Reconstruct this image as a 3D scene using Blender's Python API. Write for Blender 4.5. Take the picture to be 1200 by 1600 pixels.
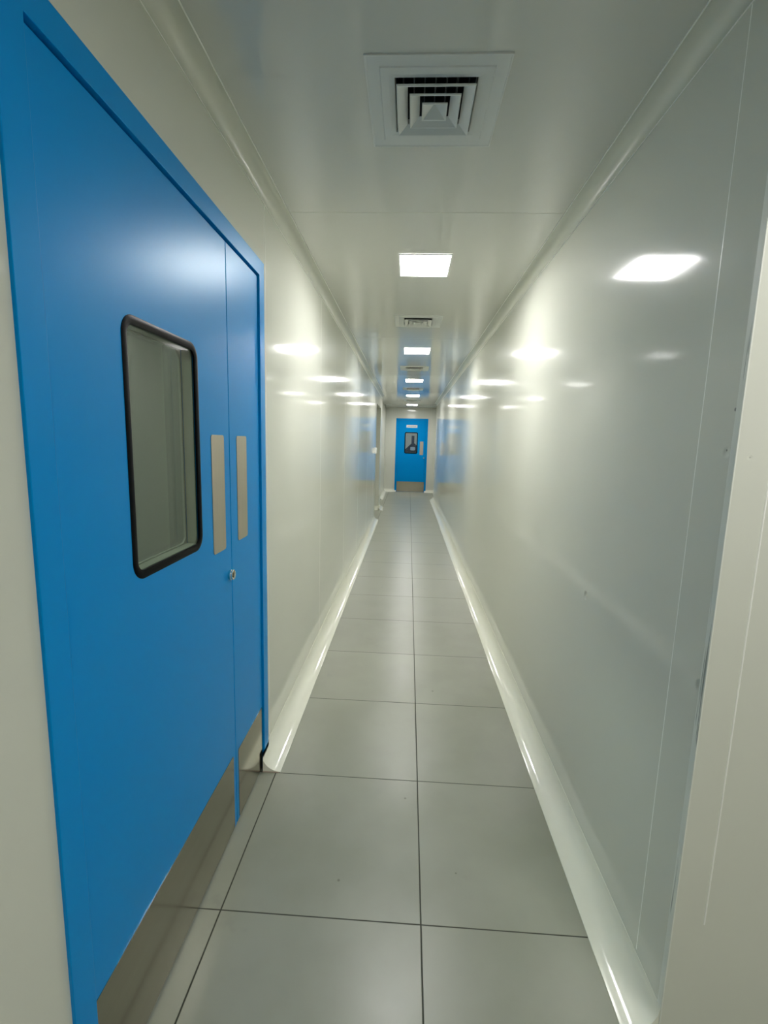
import bpy, bmesh, math
from mathutils import Vector, Matrix

C = bpy.context.scene
COL = C.collection
for o in list(bpy.data.objects):
    bpy.data.objects.remove(o)

# ---------------------------------------------------------------- camera, world, exposure
F_PX = 742.5
cam_d = bpy.data.cameras.new('camera')
cam = bpy.data.objects.new('camera', cam_d)
COL.objects.link(cam)
cam_d.sensor_fit = 'HORIZONTAL'
cam_d.sensor_width = 36.0
cam_d.lens = 36.0 * F_PX / 1200.0
cam_d.clip_start = 0.02
pitch, yaw, roll = 0.1479, -0.0477, 0.0270
fw = Vector((math.sin(yaw) * math.cos(pitch), math.cos(yaw) * math.cos(pitch), -math.sin(pitch)))
rt = Vector((math.cos(yaw), -math.sin(yaw), 0))
up = rt.cross(fw)
rt, up = math.cos(roll) * rt + math.sin(roll) * up, -math.sin(roll) * rt + math.cos(roll) * up
m = Matrix((rt, up, -fw)).transposed().to_4x4()
m.translation = Vector((-0.0836, 0.0, 1.4058))
cam.matrix_world = m
C.camera = cam

w = bpy.data.worlds.new('world')
w.use_nodes = True
w.node_tree.nodes['Background'].inputs[0].default_value = (0.6, 0.62, 0.6, 1)
w.node_tree.nodes['Background'].inputs[1].default_value = 0.15
C.world = w

C.view_settings.view_transform = 'Standard'
C.view_settings.look = 'None'
C.view_settings.gamma = 1.0
C.view_settings.use_curve_mapping = False
C.view_settings.exposure = 1.04
C.cycles.use_denoising = True
C.cycles.max_bounces = 14
C.cycles.diffuse_bounces = 8
C.cycles.glossy_bounces = 8
C.cycles.transparent_max_bounces = 12
C.cycles.sample_clamp_indirect = 12.0

LAMP = 36.0           # radiance of the corridor ceiling panels
LAMP_CORNER = 31.0    # panel just round the corner to the right of the viewer
LAMP_NEAR = 46.0      # the panel over the junction behind the camera
LAMP_ROOM = 48.0       # panel in the room behind the double door
LAMP_FAR_ROOM = 85.0  # panel in the room behind the end door

# ---------------------------------------------------------------- main dimensions (metres)
XL, XR = -0.663, 0.565          # corridor wall faces
XLR = -0.745                    # recessed left wall near the end
H = 2.335                       # ceiling
YE = 13.39                      # end wall
YC = 0.985                      # near corner on the right
T = 0.05                        # panel thickness
OP0, OP1, OPZ = 8.45, 9.70, 2.055   # opening in the left wall
YST = 10.15                     # end of left wall stub
YRE = 11.8                      # end of right wall
YB = -3.0                       # back of the junction
XJ = 2.4                        # right side of the junction

# ---------------------------------------------------------------- materials
def new_mat(name):
    mt = bpy.data.materials.new(name)
    mt.use_nodes = True
    nt = mt.node_tree
    return mt, nt, nt.nodes['Principled BSDF']

def nd(nt, typ, **kw):
    n = nt.nodes.new(typ)
    for k, v in kw.items():
        setattr(n, k, v)
    return n

def mathn(nt, op, a, b=None, c=None, clamp=False):
    n = nd(nt, 'ShaderNodeMath', operation=op)
    n.use_clamp = clamp
    for i, v in enumerate((a, b, c)):
        if v is None:
            continue
        if isinstance(v, (int, float)):
            n.inputs[i].default_value = v
        else:
            nt.links.new(v, n.inputs[i])
    return n.outputs[0]

def mix_col(nt, fac, a, b):
    n = nd(nt, 'ShaderNodeMix', data_type='RGBA')
    if isinstance(fac, (int, float)):
        n.inputs[0].default_value = fac
    else:
        nt.links.new(fac, n.inputs[0])
    for i, v in ((6, a), (7, b)):
        if isinstance(v, tuple):
            n.inputs[i].default_value = (*v, 1)
        else:
            nt.links.new(v, n.inputs[i])
    return n.outputs[2]

def noise(nt, scale, detail=2.0, vec=None, rough=0.5):
    n = nd(nt, 'ShaderNodeTexNoise')
    n.inputs['Scale'].default_value = scale
    n.inputs['Detail'].default_value = detail
    n.inputs['Roughness'].default_value = rough
    if vec is not None:
        nt.links.new(vec, n.inputs['Vector'])
    return n.outputs['Fac']

def ramp(nt, v, lo, hi, a=0.0, b=1.0, smooth=True):
    n = nd(nt, 'ShaderNodeMapRange')
    n.interpolation_type = 'SMOOTHSTEP' if smooth else 'LINEAR'
    nt.links.new(v, n.inputs[0])
    for i, x in enumerate((lo, hi, a, b)):
        n.inputs[i + 1].default_value = x
    return n.outputs[0]

def coords(nt):
    return nd(nt, 'ShaderNodeTexCoord').outputs['Object']

def scaled(nt, vec, s):
    n = nd(nt, 'ShaderNodeVectorMath', operation='MULTIPLY')
    nt.links.new(vec, n.inputs[0])
    n.inputs[1].default_value = s
    return n.outputs[0]

def dist_to(nt, vec, p):
    n = nd(nt, 'ShaderNodeVectorMath', operation='DISTANCE')
    nt.links.new(vec, n.inputs[0])
    n.inputs[1].default_value = p
    return n.outputs['Value']

def painted(name, col, rough, wav=0.0, wav_scale=(1.2, 1.2, 0.8), dents=(), holes=(), spec=0.5, var=0.02, coat=0.0, coat_rough=0.1):
    """painted sheet metal: tiny colour drift, slow waviness, dents and screw holes"""
    mt, nt, b = new_mat(name)
    co = coords(nt)
    nz = noise(nt, 1.7, 3, co)
    c = mix_col(nt, nz, tuple(x * (1 - var) for x in col), tuple(min(1, x * (1 + var)) for x in col))
    for p, r in holes:
        d = dist_to(nt, co, p)
        c = mix_col(nt, ramp(nt, d, r * 0.5, r, 0.75, 0.0), c, (0.12, 0.13, 0.12))
    nt.links.new(c, b.inputs['Base Color'])
    b.inputs['Roughness'].default_value = rough
    b.inputs['Specular IOR Level'].default_value = spec
    b.inputs['Coat Weight'].default_value = coat
    b.inputs['Coat Roughness'].default_value = coat_rough
    hgt = None
    if wav:
        hgt = mathn(nt, 'MULTIPLY', noise(nt, 1.0, 1.5, scaled(nt, co, wav_scale)), wav)
    for p, r, a in dents:
        d = ramp(nt, dist_to(nt, co, p), 0.0, r, -a, 0.0)
        hgt = d if hgt is None else mathn(nt, 'ADD', hgt, d)
    if hgt is not None:
        bp = nd(nt, 'ShaderNodeBump')
        bp.inputs['Strength'].default_value = 1.0
        bp.inputs['Distance'].default_value = 1.0
        nt.links.new(hgt, bp.inputs['Height'])
        nt.links.new(bp.outputs[0], b.inputs['Normal'])
        nt.links.new(bp.outputs[0], b.inputs['Coat Normal'])
    return mt

WALL = (0.655, 0.667, 0.594)
M_wall = painted('cream_wall_panel', WALL, 0.085, wav=0.0007, spec=0.27, coat=0.09, coat_rough=0.36)
M_wall_r = painted('cream_wall_panel_dented', WALL, 0.085, wav=0.0007, spec=0.27, coat=0.09, coat_rough=0.36,
                   dents=(((XR, 1.67, 0.881), 0.018, 0.006), ((XR, 1.013, 1.402), 0.013, 0.0022), ((XR, 0.999, 0.897), 0.018, 0.005)),
                   holes=(((XR, 1.003, 1.487), 0.0045), ((XR, 1.013, 1.406), 0.003)))
M_wall_n = painted('cream_wall_panel_near', WALL, 0.3, wav=0.001, spec=0.45,
                   dents=(((0.592, YC, 1.393), 0.007, 0.001),),
                   holes=(((0.592, YC, 1.393), 0.003),))
M_ceil = painted('ceiling_panel_paint', (0.62, 0.628, 0.585), 0.075, wav=0.0006, wav_scale=(1.0, 0.8, 1.0), spec=0.5)
M_cove = painted('cove_profile_paint', (0.62, 0.635, 0.56), 0.25, spec=0.5)
M_skirt = painted('glossy_skirting', (0.80, 0.81, 0.71), 0.1, wav=0.0008, wav_scale=(3, 9, 3), spec=0.6)
M_seal = painted('silicone_bead', (0.90, 0.91, 0.86), 0.3, spec=0.5)
M_blue = painted('blue_door_paint', (0.0, 0.270, 0.700), 0.36, wav=0.0007, wav_scale=(1.5, 1.5, 1.2), spec=0.25, var=0.03)
M_blue.node_tree.nodes['Principled BSDF'].inputs['Specular Tint'].default_value = (0.15, 0.70, 1.0, 1)
M_black = painted('black_window_border', (0.002, 0.0025, 0.004), 0.35, spec=0.06)
M_dark = painted('shadow_gap_rubber', (0.012, 0.014, 0.02), 0.6)
M_white = painted('white_plastic', (0.80, 0.81, 0.80), 0.3)
M_duct = painted('dark_duct_metal', (0.05, 0.055, 0.065), 0.45)
M_vent = painted('vent_powder_coat', (0.64, 0.66, 0.64), 0.4)
M_tinycol = painted('pink_adhesive', (0.55, 0.44, 0.38), 0.5)
M_keyhole = painted('keyhole_dark_brass', (0.05, 0.045, 0.012), 0.4)
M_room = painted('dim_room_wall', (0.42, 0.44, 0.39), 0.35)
M_spacer = painted('spacer_grey', (0.27, 0.30, 0.25), 0.4)
M_room_d = painted('dark_band_paint', (0.25, 0.28, 0.23), 0.35)
M_machine = painted('charcoal_machine', (0.018, 0.028, 0.045), 0.4)
M_machine_l = painted('pale_machine_panel', (0.35, 0.42, 0.46), 0.4)
M_print = painted('grey_sign_print', (0.28, 0.33, 0.36), 0.5)

def strip_mat():
    mt, nt, b = new_mat('grey_corner_sealant')
    co = coords(nt)
    v = scaled(nt, co, (1, 260, 5))
    n1 = noise(nt, 1.0, 2, v)
    n2 = noise(nt, 1.0, 3, scaled(nt, co, (1, 30, 3.2)))
    crack = mathn(nt, 'MULTIPLY', ramp(nt, n1, 0.53, 0.60), ramp(nt, n2, 0.52, 0.60))
    c = mix_col(nt, crack, (0.74, 0.76, 0.70), (0.30, 0.32, 0.29))
    nt.links.new(c, b.inputs['Base Color'])
    b.inputs['Roughness'].default_value = 0.45
    return mt
M_corner = strip_mat()

def steel(name, col, rough, axis_scale):
    mt, nt, b = new_mat(name)
    co = coords(nt)
    n1 = noise(nt, 1.0, 2, scaled(nt, co, axis_scale))
    n2 = noise(nt, 3.0, 3, co)
    c = mix_col(nt, n1, tuple(x * 0.9 for x in col), tuple(x * 1.08 for x in col))
    nt.links.new(c, b.inputs['Base Color'])
    b.inputs['Metallic'].default_value = 1.0
    nt.links.new(ramp(nt, n2, 0.3, 0.7, rough * 0.85, rough * 1.2), b.inputs['Roughness'])
    return mt
M_kick = steel('brushed_steel_kick_plate', (0.37, 0.35, 0.275), 0.14, (3, 3, 260))
M_push = steel('brushed_steel_push_plate', (0.52, 0.475, 0.40), 0.42, (260, 260, 3))
M_chrome = steel('polished_steel_lock', (0.80, 0.78, 0.72), 0.12, (20, 20, 20))

def glass_mat(name, tint, rough=0.0):
    mt = bpy.data.materials.new(name)
    mt.use_nodes = True
    nt = mt.node_tree
    nt.nodes.remove(nt.nodes['Principled BSDF'])
    out = nt.nodes['Material Output']
    tr = nd(nt, 'ShaderNodeBsdfTransparent')
    tr.inputs[0].default_value = (*tint, 1)
    gl = nd(nt, 'ShaderNodeBsdfGlossy')
    gl.inputs['Roughness'].default_value = rough
    fr = nd(nt, 'ShaderNodeFresnel')
    fr.inputs[0].default_value = 1.52
    front = mathn(nt, 'SUBTRACT', 1.0, nd(nt, 'ShaderNodeNewGeometry').outputs['Backfacing'])
    f2 = mathn(nt, 'MULTIPLY', fr.outputs[0], front, clamp=True)   # one reflection per pane, none off the inner face
    mx = nd(nt, 'ShaderNodeMixShader')
    nt.links.new(f2, mx.inputs[0])
    nt.links.new(tr.outputs[0], mx.inputs[1])
    nt.links.new(gl.outputs[0], mx.inputs[2])
    nt.links.new(mx.outputs[0], out.inputs[0])
    return mt
M_glass = glass_mat('smoky_window_glass', (0.80, 0.84, 0.80), 0.0)
M_glass_f = glass_mat('clear_window_glass', (0.90, 0.93, 0.95), 0.0)

def lamp_mat(name, strength):
    mt = bpy.data.materials.new(name)
    mt.use_nodes = True
    nt = mt.node_tree
    nt.nodes.remove(nt.nodes['Principled BSDF'])
    e = nd(nt, 'ShaderNodeEmission')
    e.inputs[0].default_value = (1.0, 0.985, 0.965, 1)
    e.inputs[1].default_value = strength
    nt.links.new(e.outputs[0], nt.nodes['Material Output'].inputs[0])
    return mt
M_lamp = lamp_mat('lit_panel_diffuser', LAMP)
M_lamp_near = lamp_mat('lit_panel_diffuser_junction', LAMP_NEAR)
M_lamp_corner = lamp_mat('lit_panel_diffuser_corner', LAMP_CORNER)
M_lamp_room = lamp_mat('lit_panel_diffuser_side_room', LAMP_ROOM)
M_lamp_far = lamp_mat('lit_panel_diffuser_far_room', LAMP_FAR_ROOM)

def floor_mat():
    mt, nt, b = new_mat('grey_vinyl_tiles')
    co = coords(nt)
    sep = nd(nt, 'ShaderNodeSeparateXYZ')
    nt.links.new(co, sep.inputs[0])
    def joint(v, off, half):
        a = mathn(nt, 'DIVIDE', mathn(nt, 'SUBTRACT', v, off), 0.6)
        a = mathn(nt, 'SUBTRACT', a, mathn(nt, 'ROUND', a))
        d = mathn(nt, 'MULTIPLY', mathn(nt, 'ABSOLUTE', a), 0.6)
        return ramp(nt, d, half * 0.7, half * 1.3, 1.0, 0.0)
    jx = joint(sep.outputs[0], 0.0, 0.0021)
    jy = joint(sep.outputs[1], 1.211, 0.0018)
    j = mathn(nt, 'MAXIMUM', jx, jy)
    # tile to tile drift + soft mottling
    tx = mathn(nt, 'FLOOR', mathn(nt, 'DIVIDE', sep.outputs[0], 0.6))
    ty = mathn(nt, 'FLOOR', mathn(nt, 'DIVIDE', mathn(nt, 'SUBTRACT', sep.outputs[1], 1.211), 0.6))
    cb = nd(nt, 'ShaderNodeCombineXYZ')
    nt.links.new(tx, cb.inputs[0]); nt.links.new(ty, cb.inputs[1])
    wn = nd(nt, 'ShaderNodeTexWhiteNoise')
    nt.links.new(cb.outputs[0], wn.inputs['Vector'])
    m1 = noise(nt, 3.2, 4, co)
    m2 = noise(nt, 14, 3, co)
    base = mix_col(nt, ramp(nt, m1, 0.3, 0.7), (0.262, 0.274, 0.218), (0.302, 0.315, 0.256))
    base = mix_col(nt, mathn(nt, 'MULTIPLY', wn.outputs['Value'], 0.35), base, (0.315, 0.328, 0.268))
    # faint scuffs and a few dark specks
    scuff = mathn(nt, 'MULTIPLY', ramp(nt, m2, 0.56, 0.74), ramp(nt, noise(nt, 2.1, 2, co), 0.55, 0.68))
    base = mix_col(nt, mathn(nt, 'MULTIPLY', scuff, 0.35), base, (0.22, 0.23, 0.20))
    for p, r in (((-0.262, 1.335, 0), 0.006), ((-0.05, 1.71, 0), 0.006), ((0.10, 2.55, 0), 0.008), ((0.12, 1.39, 0), 0.004)):
        base = mix_col(nt, ramp(nt, dist_to(nt, co, p), r * 0.4, r, 0.6, 0.0), base, (0.08, 0.085, 0.06))
    col = mix_col(nt, j, base, (0.050, 0.055, 0.038))
    nt.links.new(col, b.inputs['Base Color'])
    rr = ramp(nt, m1, 0.25, 0.75, 0.29, 0.36)
    nt.links.new(mathn(nt, 'MAXIMUM', rr, mathn(nt, 'MULTIPLY', j, 0.7)), b.inputs['Roughness'])
    b.inputs['Specular IOR Level'].default_value = 0.45
    hg = mathn(nt, 'ADD', mathn(nt, 'MULTIPLY', j, -0.0012), mathn(nt, 'MULTIPLY', noise(nt, 2.5, 2, co), 0.0006))
    bp = nd(nt, 'ShaderNodeBump')
    bp.inputs['Distance'].default_value = 1.0
    nt.links.new(hg, bp.inputs['Height'])
    nt.links.new(bp.outputs[0], b.inputs['Normal'])
    return mt
M_floor = floor_mat()

# ---------------------------------------------------------------- mesh helpers
def box(bm, lo, hi):
    x0, y0, z0 = lo
    x1, y1, z1 = hi
    v = [bm.verts.new(p) for p in ((x0, y0, z0), (x1, y0, z0), (x1, y1, z0), (x0, y1, z0),
                                   (x0, y0, z1), (x1, y0, z1), (x1, y1, z1), (x0, y1, z1))]
    for f in ((0, 3, 2, 1), (4, 5, 6, 7), (0, 1, 5, 4), (1, 2, 6, 5), (2, 3, 7, 6), (3, 0, 4, 7)):
        bm.faces.new([v[i] for i in f])

def prism(bm, pts, vec):
    """closed outline pts extruded along vec"""
    vec = Vector(vec)
    a = [bm.verts.new(p) for p in pts]
    b = [bm.verts.new(Vector(p) + vec) for p in pts]
    n = len(pts)
    bm.faces.new(a)
    bm.faces.new(b[::-1])
    for i in range(n):
        bm.faces.new((a[i], b[i], b[(i + 1) % n], a[(i + 1) % n]))

def rrect(x0, x1, z0, z1, r, n=8):
    out = []
    for cx, cz, a0 in ((x1 - r, z1 - r, 0), (x0 + r, z1 - r, 90), (x0 + r, z0 + r, 180), (x1 - r, z0 + r, 270)):
        for i in range(n + 1):
            a = math.radians(a0 + 90 * i / n)
            out.append((cx + r * math.cos(a), cz + r * math.sin(a)))
    return out

def rplate(bm, x0, x1, z0, z1, y0, y1, r=0.01):
    prism(bm, [(x, y0, z) for x, z in rrect(x0, x1, z0, z1, r)], (0, y1 - y0, 0))

def rring(bm, x0, x1, z0, z1, wd, y0, y1, r, dome=0.0):
    """rounded rectangular ring in the local XZ plane between depth y0 (front) and y1; the front may be domed"""
    prof = [(0.0, y1), (0.0, y0 + dome), (wd * 0.22, y0 + dome * 0.25), (wd * 0.5, y0), (wd * 0.78, y0 + dome * 0.25), (wd, y0 + dome), (wd, y1)]
    loops = []
    for off, y in prof:
        rr = max(r - off, 0.004)
        loops.append([bm.verts.new((x, y, z)) for x, z in rrect(x0 + off, x1 - off, z0 + off, z1 - off, rr)])
    k = len(loops)
    for i in range(k):
        A, B = loops[i], loops[(i + 1) % k]
        n = len(A)
        for j in range(n):
            bm.faces.new((A[j], A[(j + 1) % n], B[(j + 1) % n], B[j]))

def holed_slab(bm, xs, zs, y0, y1, hole=True):
    """slab with a rectangular hole in its middle cell"""
    fr = [[bm.verts.new((x, y0, z)) for z in zs] for x in xs]
    bk = [[bm.verts.new((x, y1, z)) for z in zs] for x in xs]
    nx, nz = len(xs) - 1, len(zs) - 1
    for i in range(nx):
        for k in range(nz):
            if hole and i == 1 and k == 1:
                a = [(i, k), (i + 1, k), (i + 1, k + 1), (i, k + 1)]
                for q in range(4):
                    p, s = a[q], a[(q + 1) % 4]
                    bm.faces.new((fr[p[0]][p[1]], bk[p[0]][p[1]], bk[s[0]][s[1]], fr[s[0]][s[1]]))
                continue
            bm.faces.new((fr[i][k], fr[i + 1][k], fr[i + 1][k + 1], fr[i][k + 1]))
            bm.faces.new((bk[i][k], bk[i][k + 1], bk[i + 1][k + 1], bk[i + 1][k]))
    for i in range(nx):
        for k in (0, nz):
            bm.faces.new((fr[i][k], bk[i][k], bk[i + 1][k], fr[i + 1][k]))
    for k in range(nz):
        for i in (0, nx):
            bm.faces.new((fr[i][k], fr[i][k + 1], bk[i][k + 1], bk[i][k]))

def lathe(bm, prof, n=32):
    """prof (r, y): surface turned about the local Y axis, closed with fans"""
    rings = []
    for r, y in prof:
        rings.append([bm.verts.new((r * math.cos(2 * math.pi * i / n), y, r * math.sin(2 * math.pi * i / n))) for i in range(n)])
    for A, B in zip(rings, rings[1:]):
        for i in range(n):
            bm.faces.new((A[i], A[(i + 1) % n], B[(i + 1) % n], B[i]))
    bm.faces.new(rings[0]); bm.faces.new(rings[-1][::-1])

def obj(name, bm, mat, parent=None, bevel=0.0, smooth=False, loc=None, off=(0, 0, 0)):
    bmesh.ops.recalc_face_normals(bm, faces=bm.faces)
    if off != (0, 0, 0):
        bmesh.ops.translate(bm, verts=bm.verts, vec=off)
    me = bpy.data.meshes.new(name)
    bm.to_mesh(me)
    bm.free()
    me.materials.append(mat)
    o = bpy.data.objects.new(name, me)
    COL.objects.link(o)
    if parent is not None:
        o.parent = parent
    if loc is not None:
        o.location = loc
    if smooth:
        for p in me.polygons:
            p.use_smooth = True
        me.set_sharp_from_angle(angle=math.radians(35))
    if bevel:
        md = o.modifiers.new('bevel', 'BEVEL')
        md.width = bevel
        md.segments = 2
        md.limit_method = 'ANGLE'
        md.angle_limit = math.radians(40)
    return o

def BM():
    return bmesh.new()

def boxes(name, lst, mat, parent=None, bevel=0.0):
    bm = BM()
    for lo, hi in lst:
        box(bm, lo, hi)
    return obj(name, bm, mat, parent, bevel)

def tag(o, label, cat, group=None, kind=None):
    o['label'] = label
    o['category'] = cat
    if group:
        o['group'] = group
    if kind:
        o['kind'] = kind
    return o

def struct(o, label, cat):
    return tag(o, label, cat, kind='structure')

def empty(name, loc, rz=0.0):
    o = bpy.data.objects.new(name, None)
    o.empty_display_size = 0.1
    o.location = loc
    o.rotation_euler = (0, 0, rz)
    COL.objects.link(o)
    return o

# ---------------------------------------------------------------- the shell
fl = boxes('floor', [((-4.0, YB, -0.08), (2.6, 17.0, 0.0))], M_floor)
struct(fl, 'grey-green square floor tiles with thin dark joints running down the corridor', 'floor')
ce = boxes('ceiling', [((-4.0, YB, H + 0.001), (2.6, 17.0, H + 0.06))], M_ceil)

# the ceiling has openings for the vents: rebuild it as a strip layout with square holes
VENT_Y = [1.482 + 2.4 * k for k in range(5)]
VENT_X = -0.044
LAMP_Y = [2.695 + 2.4 * k for k in range(5)]
LAMP_X = -0.032
VH = 0.108
bpy.data.objects.remove(ce)
bm = BM()
box(bm, (-4.0, YB, H), (VENT_X - VH, 17.0, H + 0.05))
box(bm, (VENT_X + VH, YB, H), (2.6, 17.0, H + 0.05))
y = YB
for vy in VENT_Y:
    box(bm, (VENT_X - VH, y, H), (VENT_X + VH, vy - VH, H + 0.05))
    y = vy + VH
box(bm, (VENT_X - VH, y, H), (VENT_X + VH, 17.0, H + 0.05))
ce = obj('ceiling', bm, M_ceil)
struct(ce, 'glossy pale ceiling panels holding the square lights and vents', 'ceiling')

D0, D1, DZ = 0.695, 1.900, 2.060        # outline of the double door frame
wl = boxes('wall_left', [
    ((XL - T, YB, 0), (XL, D0, H)),
    ((XL - T, D0, DZ), (XL, D1, H)),
    ((XL - T, D1, 0), (XL, OP0, H)),
    ((XL - T, OP0, OPZ), (XL, OP1, H)),
    ((XL - 0.95, OP1, 0), (XL, YST, H)),
    ((XLR - T, YST, 0), (XLR, YE, H)),
], M_wall)
struct(wl, 'glossy cream panel wall on the left with the blue double door set in it', 'wall')
wr = boxes('wall_right', [((XR, YC, 0), (XR + T, YRE, H))], M_wall_r)
struct(wr, 'long glossy cream panel wall on the right mirroring the ceiling lights', 'wall')
wn = boxes('wall_near', [((XR + T, YC, 0), (XJ, YC + T, H))], M_wall_n)
# front skin of the return so that the corner closes
bm = BM()
box(bm, (XR + 0.0005, YC - 0.002, 0), (XR + T + 0.001, YC, H))
obj('corner_skin', bm, M_wall_n, wn)
struct(wn, 'matte cream wall facing the camera at the right edge beyond the sealed corner', 'wall')

we = boxes('wall_end', [
    ((XLR - T, YE, 0), (-0.450, YE + T, H)),
    ((0.432, YE, 0), (1.75, YE + T, H)),
    ((-0.450, YE, 2.045), (0.432, YE + T, H)),
], M_wall)
struct(we, 'cream end wall around the far blue door', 'wall')
al = boxes('wall_alcove', [
    ((XL - 0.95 - T, OP0 - 0.5, 0), (XL - 0.95, OP1, H)),
    ((XL - 0.95, OP0 - 0.5 - T, 0), (XL - T, OP0 - 0.5, H)),
    ((1.70, YRE - 0.6, 0), (1.75, YE, H)),
    ((XR + T, YRE - 0.6 - T, 0), (1.75, YRE - 0.6, H)),
], M_wall)
struct(al, 'cream panel walls inside the side openings near the end of the corridor', 'wall')
wb = boxes('wall_back', [((XL - T, YB - T, 0), (XJ + T, YB, H)), ((XJ, YB, 0), (XJ + T, YC + T, H))], M_wall_n)
struct(wb, 'cream walls of the junction behind the viewer', 'wall')

# rooms glimpsed through the door windows
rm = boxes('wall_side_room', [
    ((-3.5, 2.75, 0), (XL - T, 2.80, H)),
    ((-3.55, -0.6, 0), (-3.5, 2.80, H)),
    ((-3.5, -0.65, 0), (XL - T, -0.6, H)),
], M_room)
boxes('added_column', [((-1.30, 2.35, 0), (-0.98, 2.75, H))], M_room_d, rm)  # added column, coloured darker to give the dark band behind the glass
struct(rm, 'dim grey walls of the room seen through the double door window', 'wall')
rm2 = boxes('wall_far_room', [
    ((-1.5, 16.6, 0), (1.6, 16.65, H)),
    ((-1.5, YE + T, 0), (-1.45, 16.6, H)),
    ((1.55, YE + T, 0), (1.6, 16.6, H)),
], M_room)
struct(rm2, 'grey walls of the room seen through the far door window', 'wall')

# silicone beads between the wall panels
def bead_v(bm, x, y, z0, z1, nx, r=0.0022, ht=0.7):
    pts = []
    for i in range(7):
        a = math.pi * i / 6
        pts.append((x + nx * (math.sin(a) * r * ht - 0.0003), y + math.cos(a) * r, z0))
    prism(bm, pts, (0, 0, z1 - z0))
bm = BM()
yy = 1.112
while yy < YRE - 0.2:
    bead_v(bm, XR, yy, 0.09, H - 0.055, -1, 0.0022 if yy < 1.5 else 0.0009, 0.2)
    yy += 1.2
obj('panel_joint', bm, M_seal, wr, smooth=True)
bm = BM()
yy = 1.935
while yy < OP0 - 0.1:
    bead_v(bm, XL, yy, 0.09, H - 0.055, 1, 0.0014 if yy < 2.5 else 0.0009)
    yy += 1.2
obj('panel_joint', bm, M_seal, wl, smooth=True)
bm = BM()
pts = [(0.636 + 0.002 * math.cos(math.pi * i / 6), YC - 0.0015 * math.sin(math.pi * i / 6) + 0.0003, 0.32) for i in range(7)]
prism(bm, pts, (0, 0, 2.0))
obj('panel_joint', bm, M_seal, wn, smooth=True)
bm = BM()
for yy in (2.11, 4.51, 6.91, 9.31, 11.71):
    box(bm, (XL, yy - 0.001, H - 0.0006), (XR, yy + 0.001, H + 0.001))
obj('panel_joint', bm, M_cove, ce)

# grey sealant strip on the near corner
tr = boxes('trim_1', [((XR - 0.0012, YC - 0.0025, 0.0), (XR + 0.002, YC + 0.015, H))], M_corner, bevel=0.0008)
struct(tr, 'cracked grey sealant strip down the near right wall corner', 'corner trim')

# concave coving: cross-section in (outward, height), swept along the wall
def cove_pts(wd, hg, lip=0.004, n=12, tip=0.0012):
    pts = [(0.0, 0.0), (wd, 0.0), (wd, lip)]
    for i in range(n + 1):
        a = math.pi / 2 * i / n
        pts.append((wd - (wd - tip) * math.sin(a), hg - (hg - lip) * math.cos(a)))
    pts.append((0.0, hg))
    return pts

def run_y(bm, x, sx, y0, y1, wd, hg, z=0.0, sz=1, inner=0.0, lip=0.004):
    p = []
    for a, b in cove_pts(wd, hg, lip):
        p.append((x + sx * max(a, inner), y0, z + sz * b))
    prism(bm, p, (0, y1 - y0, 0))

def run_x(bm, y, sy, x0, x1, wd, hg, z=0.0, sz=1, lip=0.004):
    prism(bm, [(x0, y + sy * a, z + sz * b) for a, b in cove_pts(wd, hg, lip)], (x1 - x0, 0, 0))

SW, SH = 0.082, 0.082
bm = BM()
run_y(bm, XL, 1, 1.812, D1 + 0.001, SW, SH, inner=0.0064)
run_y(bm, XL, 1, D1 + 0.001, OP0, SW, SH)
bl = obj('baseboard_left', bm, M_skirt, smooth=True)
bm = BM()
box(bm, (XL + 0.0065, 1.8095, 0), (XL + SW - 0.008, 1.8118, 0.004))
obj('adhesive_smear', bm, M_tinycol, bl)['label'] = 'pinkish adhesive at the cut end'
struct(bl, 'glossy off-white coved skirting along the left wall beyond the double door', 'skirting')
bm = BM()
run_y(bm, XL, 1, OP1 - SW, YST, SW, SH)
run_x(bm, OP1, -1, XL - 0.9, XL + 0.02, SW, SH)
struct(obj('baseboard_left_stub', bm, M_skirt, smooth=True), 'short off-white skirting piece turning into the left opening', 'skirting')
bm = BM()
run_y(bm, XLR, 1, 11.4, YE, SW, SH)
struct(obj('baseboard_left_recess', bm, M_skirt, smooth=True), 'off-white skirting in the recess left of the far door', 'skirting')
bm = BM()
run_y(bm, XR, -1, YC + 0.0, YRE, SW, SH)
struct(obj('baseboard_right', bm, M_skirt, smooth=True), 'glossy off-white coved skirting along the whole right wall', 'skirting')
bm = BM()
run_x(bm, YE, -1, XLR, -0.405, SW, SH)
run_x(bm, YE, -1, 0.392, 1.70, SW, SH)
struct(obj('baseboard_end', bm, M_skirt, smooth=True), 'off-white skirting on both sides of the far blue door', 'skirting')

bm = BM()
run_y(bm, XL, 1, YB, D0, SW, SH)
struct(obj('baseboard_left_near', bm, M_skirt, smooth=True), 'off-white skirting on the left wall before the double door', 'skirting')

CW = 0.052
bm = BM()
run_y(bm, XL, 1, YB, YST, CW, CW, H, -1, lip=0.003)
t2 = obj('trim_2', bm, M_cove, smooth=True)
boxes('sealant_line', [((XL + CW - 0.001, YB, H - 0.0034), (XL + CW + 0.0012, YST, H)), ((XL, YB, H - CW - 0.0014), (XL + 0.0016, YST, H - CW + 0.001))], M_seal, t2)
struct(t2, 'pale coved ceiling trim above the left wall', 'ceiling coving')
bm = BM()
run_y(bm, XR, -1, YC, YRE, CW, CW, H, -1, lip=0.003)
t3 = obj('trim_3', bm, M_cove, smooth=True)
boxes('sealant_line', [((XR - CW - 0.0012, YC, H - 0.0034), (XR - CW + 0.001, YRE, H)), ((XR - 0.0016, YC, H - CW - 0.0014), (XR, YRE, H - CW + 0.001))], M_seal, t3)
struct(t3, 'pale coved ceiling trim above the right wall', 'ceiling coving')

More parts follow.
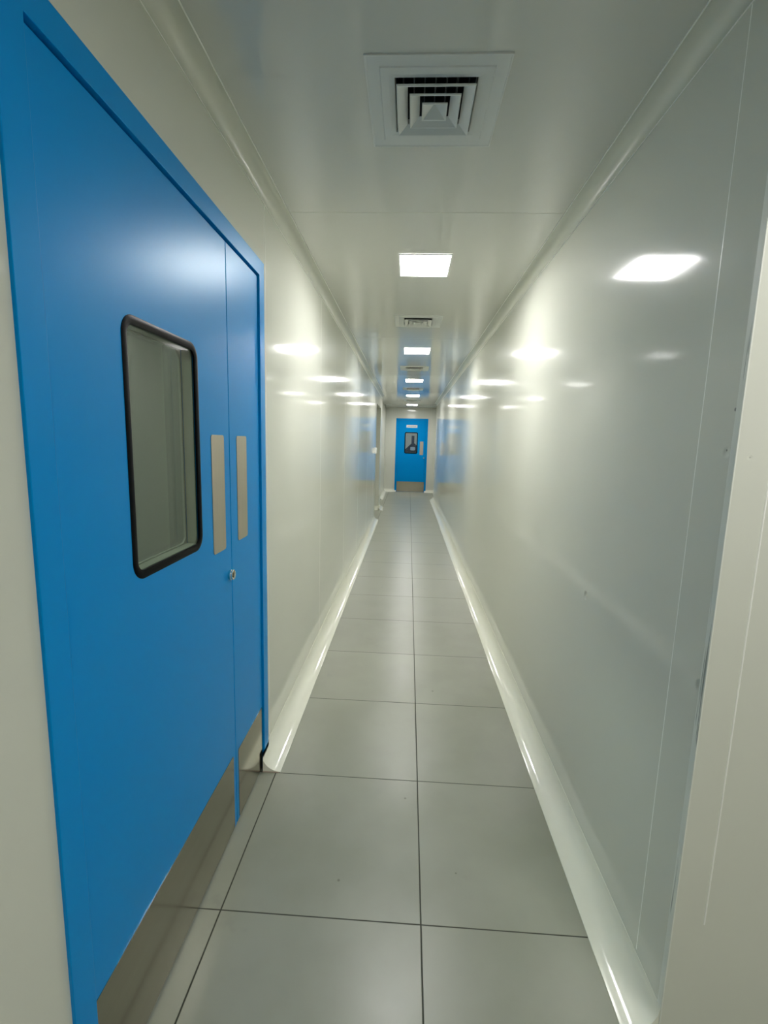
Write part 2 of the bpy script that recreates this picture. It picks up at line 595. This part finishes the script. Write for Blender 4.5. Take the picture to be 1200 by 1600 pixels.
# ---------------------------------------------------------------- doors
# local frame of a door: x along the wall, -y towards the viewer, z up
def leaf(root, x0, x1, z1, win=None, push=None, kick=None, win_mat=M_glass, gasket=0.019, spacer=M_spacer):
    TH = 0.044
    bm = BM()
    if win:
        a, b, c, d = win
        i = 0.013
        holed_slab(bm, [x0, a + i, b - i, x1], [0.007, c + i, d - i, z1], 0.0, TH)
    else:
        holed_slab(bm, [x0, x1], [0.007, z1], 0.0, TH, hole=False)
    lf = obj('door_leaf', bm, M_blue, root, bevel=0.0012)
    if win:
        for k, (ya, yb) in enumerate(((-0.0025, 0.0039), (TH + 0.003, TH - 0.004))):
            bm = BM()
            rring(bm, a, b, c, d, gasket, ya, yb, 0.042, 0.0015 if k == 0 else -0.0015)
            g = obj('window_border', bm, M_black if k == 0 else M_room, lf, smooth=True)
            if k == 0:
                g['label'] = 'black rounded window border'
        i = 0.0135
        for ya in (0.004, TH - 0.008):
            bm = BM()
            box(bm, (a + i, ya, c + i), (b - i, ya + 0.004, d - i))
            obj('glass_pane', bm, win_mat, lf)
        bm = BM()   # spacer frame between the two panes
        j = 0.0175
        holed_slab(bm, [a + i, a + j, b - j, b - i], [c + i, c + j, d - j, d - i], 0.0085, TH - 0.0085)
        obj('spacer_frame', bm, spacer, lf)
    if push:
        a, b, c, d = push
        bm = BM()
        rplate(bm, a, b, c, d, -0.0016, 0.0, 0.010)
        obj('push_plate', bm, M_push, lf)['label'] = 'brushed steel push plate'
    if kick:
        a, b, c, d = kick
        bm = BM()
        rplate(bm, a, b, c, d, -0.0016, 0.0, 0.006)
        obj('kick_plate', bm, M_kick, lf)['label'] = 'brushed steel kick plate'
    return lf

def lock(lf, x, z, r=0.017, proud=0.016):
    bm = BM()
    lathe(bm, [(r * 0.92, 0.0), (r, -proud * 0.25), (r, -proud * 0.55), (r * 0.93, -proud * 0.6), (r, -proud * 0.68), (r, -proud * 0.92), (r * 0.9, -proud), (r * 0.74, -proud * 0.93), (r * 0.70, -proud * 0.80)])
    o = obj('lock_cylinder', bm, M_chrome, lf, smooth=True, off=(x, 0, z))
    o['label'] = 'round polished steel lock'
    bm = BM()
    lathe(bm, [(r * 0.36, -proud * 0.78), (r * 0.36, -proud * 0.90)], 20)
    box(bm, (-r * 0.16, -proud * 0.90, -r * 0.62), (r * 0.16, -proud * 0.78, 0.0))
    k = obj('keyhole', bm, M_keyhole, lf, off=(x, 0, z + 0.002))
    k['label'] = 'dark keyhole'

def frame(root, x0, x1, z1, wd, top, face, depth, stop=0.012):
    """U-shaped frame standing face proud of the leaf plane, with a stop behind the leaf"""
    bm = BM()
    def u(a, b, c, ya, yb, t, s):
        pts = [(a, ya, 0), (a, ya, c), (b, ya, c), (b, ya, 0), (b - s, ya, 0), (b - s, ya, c - t), (a + s, ya, c - t), (a + s, ya, 0)]
        prism(bm, pts, (0, yb - ya, 0))
    u(x0, x1, z1, face, depth, top, wd)
    fr = obj('door_frame', bm, M_blue, root, bevel=0.0015)
    bm = BM()
    def st(a, b, c, ya, yb, s):
        pts = [(a, ya, 0), (a, ya, c), (b, ya, c), (b, ya, 0), (b - s, ya, 0), (b - s, ya, c - s), (a + s, ya, c - s), (a + s, ya, 0)]
        prism(bm, pts, (0, yb - ya, 0))
    st(x0 + wd, x1 - wd, z1 - top, 0.02, 0.044, stop)
    obj('rebate_seal', bm, M_dark, fr)['label'] = 'dark seal in the gap around the leaves'
    return fr

LP = -0.665           # plane of the leaf faces of the double door
d1 = empty('door_1', (LP, 0, 0), math.pi / 2)
struct(d1, 'blue double door with a black-bordered window and steel plates in the left wall', 'door')
frame(d1, D0, D1, DZ, 0.057, 0.057, -0.008, 0.060, stop=0.014)
WIN = (0.962, 1.309, 1.088, 1.650)
lf = leaf(d1, D0 + 0.060, 1.528, 1.9965, WIN, (1.384, 1.481, 1.048, 1.411), (0.757, 1.505, 0.012, 0.292))
lf['label'] = 'wide blue leaf with window'
lock(lf, 1.506, 0.953)
lf2 = leaf(d1, 1.5325, 1.8375, 1.9965, None, (1.592, 1.690, 1.050, 1.410), (1.553, 1.834, 0.012, 0.284))
boxes('gap_shade_strip', [((1.5245, 0.012, 0.01), (1.536, 0.026, 1.99))], M_dark, lf2)  # dark strip added behind the leaf gap, standing in for its shade
lf2['label'] = 'narrow blue leaf without window'

d2 = empty('door_2', (0, YE + 0.004, 0), 0.0)
struct(d2, 'blue single door with small window and white sign at the corridor end', 'door')
frame(d2, -0.450, 0.432, 2.045, 0.050, 0.045, -0.014, 0.055, stop=0.012)
lf = leaf(d2, -0.397, 0.379, 1.997, (-0.203, 0.163, 1.080, 1.672), (0.226, 0.322, 1.050, 1.422), (-0.392, 0.376, 0.012, 0.296), win_mat=M_glass_f, gasket=0.026, spacer=M_white)
lock(lf, 0.347, 0.970)
bm = BM()
rplate(bm, -0.165, 0.139, 1.796, 1.868, -0.003, 0.0, 0.004)
sg = obj('sign_plate', bm, M_white, lf)
sg['label'] = 'white name sign with faint grey lettering'
bm = BM()
x = -0.125
for k, wd in enumerate((0.022, 0.016, 0.020, 0.018, 0.022, 0.014, 0.020, 0.018, 0.016)):
    box(bm, (x, -0.0036, 1.822), (x + wd, -0.003, 1.842))
    x += wd + 0.008
obj('sign_lettering', bm, M_print, lf)['label'] = 'illegible grey lettering'

# ---------------------------------------------------------------- vents and lights
def make_vent():
    root = empty('air_vent', (0, 0, 0))
    # flat square flange with a thin raised rim
    def sq(h, z):
        return [(-h, -h, z), (h, -h, z), (h, h, z), (-h, h, z)]
    def skin(name, loops, mat, closed=False, cap=False, bevel=0.0, parent=root):
        bm = BM()
        L = [[bm.verts.new(p) for p in l] for l in loops]
        n = len(L)
        for i in range(n if closed else n - 1):
            A, B = L[i], L[(i + 1) % n]
            for j in range(4):
                bm.faces.new((A[j], A[(j + 1) % 4], B[(j + 1) % 4], B[j]))
        if cap:
            bm.faces.new(L[-1])
        return obj(name, bm, mat, parent, bevel=bevel)
    skin('flange', [sq(0.182, 0.0), sq(0.182, -0.0035), sq(0.179, -0.0035), sq(0.177, -0.0025), sq(0.146, -0.0025), sq(0.144, -0.005), sq(0.122, -0.005), sq(0.1085, -0.003), sq(0.106, 0.03), sq(0.107, 0.03), sq(0.107, 0.0)], M_vent, closed=True)
    # nested louvre cones flaring downwards
    for h0, h1, dz in ((0.1035, 0.074, 0.014), (0.0685, 0.041, 0.014)):
        skin('louvre_ring', [sq(h0, -0.016), sq(h0 - 0.0012, -0.018), sq(h0 - 0.004, -0.0175), sq(h1, dz - 0.016), sq(h1 + 0.002, dz - 0.0145), sq(h0, -0.014)], M_vent, closed=True)
    skin('centre_cone', [sq(0.0345, -0.014), sq(0.0345, -0.018), sq(0.031, -0.0175), sq(0.002, 0.004)], M_vent, cap=True)
    bm = BM()
    L = [[bm.verts.new(p) for p in l] for l in (sq(0.107, 0.002), sq(0.107, 0.16))]
    for j in range(4):
        bm.faces.new((L[0][j], L[0][(j + 1) % 4], L[1][(j + 1) % 4], L[1][j]))
    bm.faces.new(L[1])
    for k in range(7):   # damper blades inside the neck
        xx = -0.09 + 0.03 * k
        box(bm, (xx, -0.1, 0.045), (xx + 0.003, 0.1, 0.085))
    du = obj('duct_neck', bm, M_duct, root)
    du['label'] = 'dark duct with damper blades'
    return root

def copy_tree(o, parent=None):
    c = o.copy()
    COL.objects.link(c)
    c.parent = parent
    for ch in list(o.children):
        copy_tree(ch, c)
    return c

vlab = ['large square air vent nearest the viewer, in front of all ceiling lights',
        'square air vent between the first and second ceiling lights',
        'square air vent between the second and third ceiling lights',
        'thin square air vent between the third and fourth ceiling lights',
        'farthest square air vent just before the last ceiling light']
v0 = make_vent()
for k, vy in enumerate(VENT_Y):
    v = v0 if k == 0 else copy_tree(v0)
    v.location = (VENT_X, vy, H)
    tag(v, vlab[k], 'air vent', 'square air vents down the corridor ceiling')

def make_light(mat):
    root = empty('ceiling_light', (0, 0, 0))
    bm = BM()
    xs = 0.134; ys = 0.158
    pts_o = [(-xs, -ys), (xs, -ys), (xs, ys), (-xs, ys)]
    f = 0.006
    L = []
    for e, z in ((0.0, -0.001), (0.0, -0.006), (-f, -0.006), (-f, -0.001)):
        L.append([bm.verts.new((math.copysign(abs(a) + e, a), math.copysign(abs(b) + e, b), z)) for a, b in pts_o])
    for i in range(4):
        A, B = L[i], L[(i + 1) % 4]
        for j in range(4):
            bm.faces.new((A[j], A[(j + 1) % 4], B[(j + 1) % 4], B[j]))
    obj('light_frame', bm, M_white, root)
    bm = BM()
    box(bm, (-xs + f, -ys + f, -0.0045), (xs - f, ys - f, -0.001))
    obj('diffuser', bm, mat, root)['label'] = 'glowing white diffuser'
    return root

llab = ['nearest and largest lit ceiling panel, just beyond the big vent',
        'second lit ceiling panel from the viewer, beyond the second vent',
        'third lit ceiling panel, the middle one of the row of five',
        'fourth lit ceiling panel, second from the far blue door',
        'farthest lit ceiling panel, right above the far blue door']
l0 = make_light(M_lamp)
for k, ly in enumerate(LAMP_Y):
    l = l0 if k == 0 else copy_tree(l0)
    l.location = (LAMP_X, ly, H)
    tag(l, llab[k], 'ceiling light', 'lit square panels down the corridor ceiling')
for (lx, ly, mt, lab) in ((0.86, 0.28, M_lamp_corner, 'lit ceiling panel round the corner to the right of the viewer'),
                          (1.00, -2.00, M_lamp_near, 'lit ceiling panel over the junction behind the viewer'),
                          (-1.7, 1.0, M_lamp_room, 'lit ceiling panel in the room behind the double door'),
                          (-0.5, 15.0, M_lamp_far, 'lit ceiling panel in the room behind the far door')):
    l = make_light(mt)
    l.location = (lx, ly, H)
    tag(l, lab, 'ceiling light')

# ---------------------------------------------------------------- small things
sw = empty('light_switch', (XL, 8.13, 1.243))
bm = BM()
box(bm, (0.0, -0.045, -0.05), (0.034, 0.045, 0.05))
obj('back_box', bm, M_white, sw, bevel=0.004)
bm = BM()
box(bm, (0.034, -0.022, -0.03), (0.039, 0.022, 0.03))
obj('rocker', bm, M_white, sw, bevel=0.002)
tag(sw, 'small white switch box on the left wall before the side opening', 'light switch')

mc = empty('machine', (0.0, 15.4, 0))
boxes('cabinet', [((-0.5, -0.3, 0.0), (0.62, 0.3, 1.07))], M_machine, mc, bevel=0.01)
bm = BM()
prism(bm, [(-0.30, -0.12, 1.07), (0.34, -0.12, 1.07), (0.30, -0.12, 1.20), (0.10, -0.12, 1.36), (0.00, -0.12, 1.36), (-0.14, -0.12, 1.22)], (0, 0.24, 0))
obj('hood', bm, M_machine, mc, bevel=0.008)
boxes('pole', [((0.00, -0.04, 1.33), (0.09, 0.04, 1.60))], M_machine, mc, bevel=0.006)
bm = BM()
rplate(bm, -0.03, 0.12, 1.14, 1.25, -0.128, -0.120, 0.03)
obj('display_panel', bm, M_machine_l, mc)['label'] = 'pale square panel'
tag(mc, 'dark machine with a slim upright seen through the far door window', 'machine')
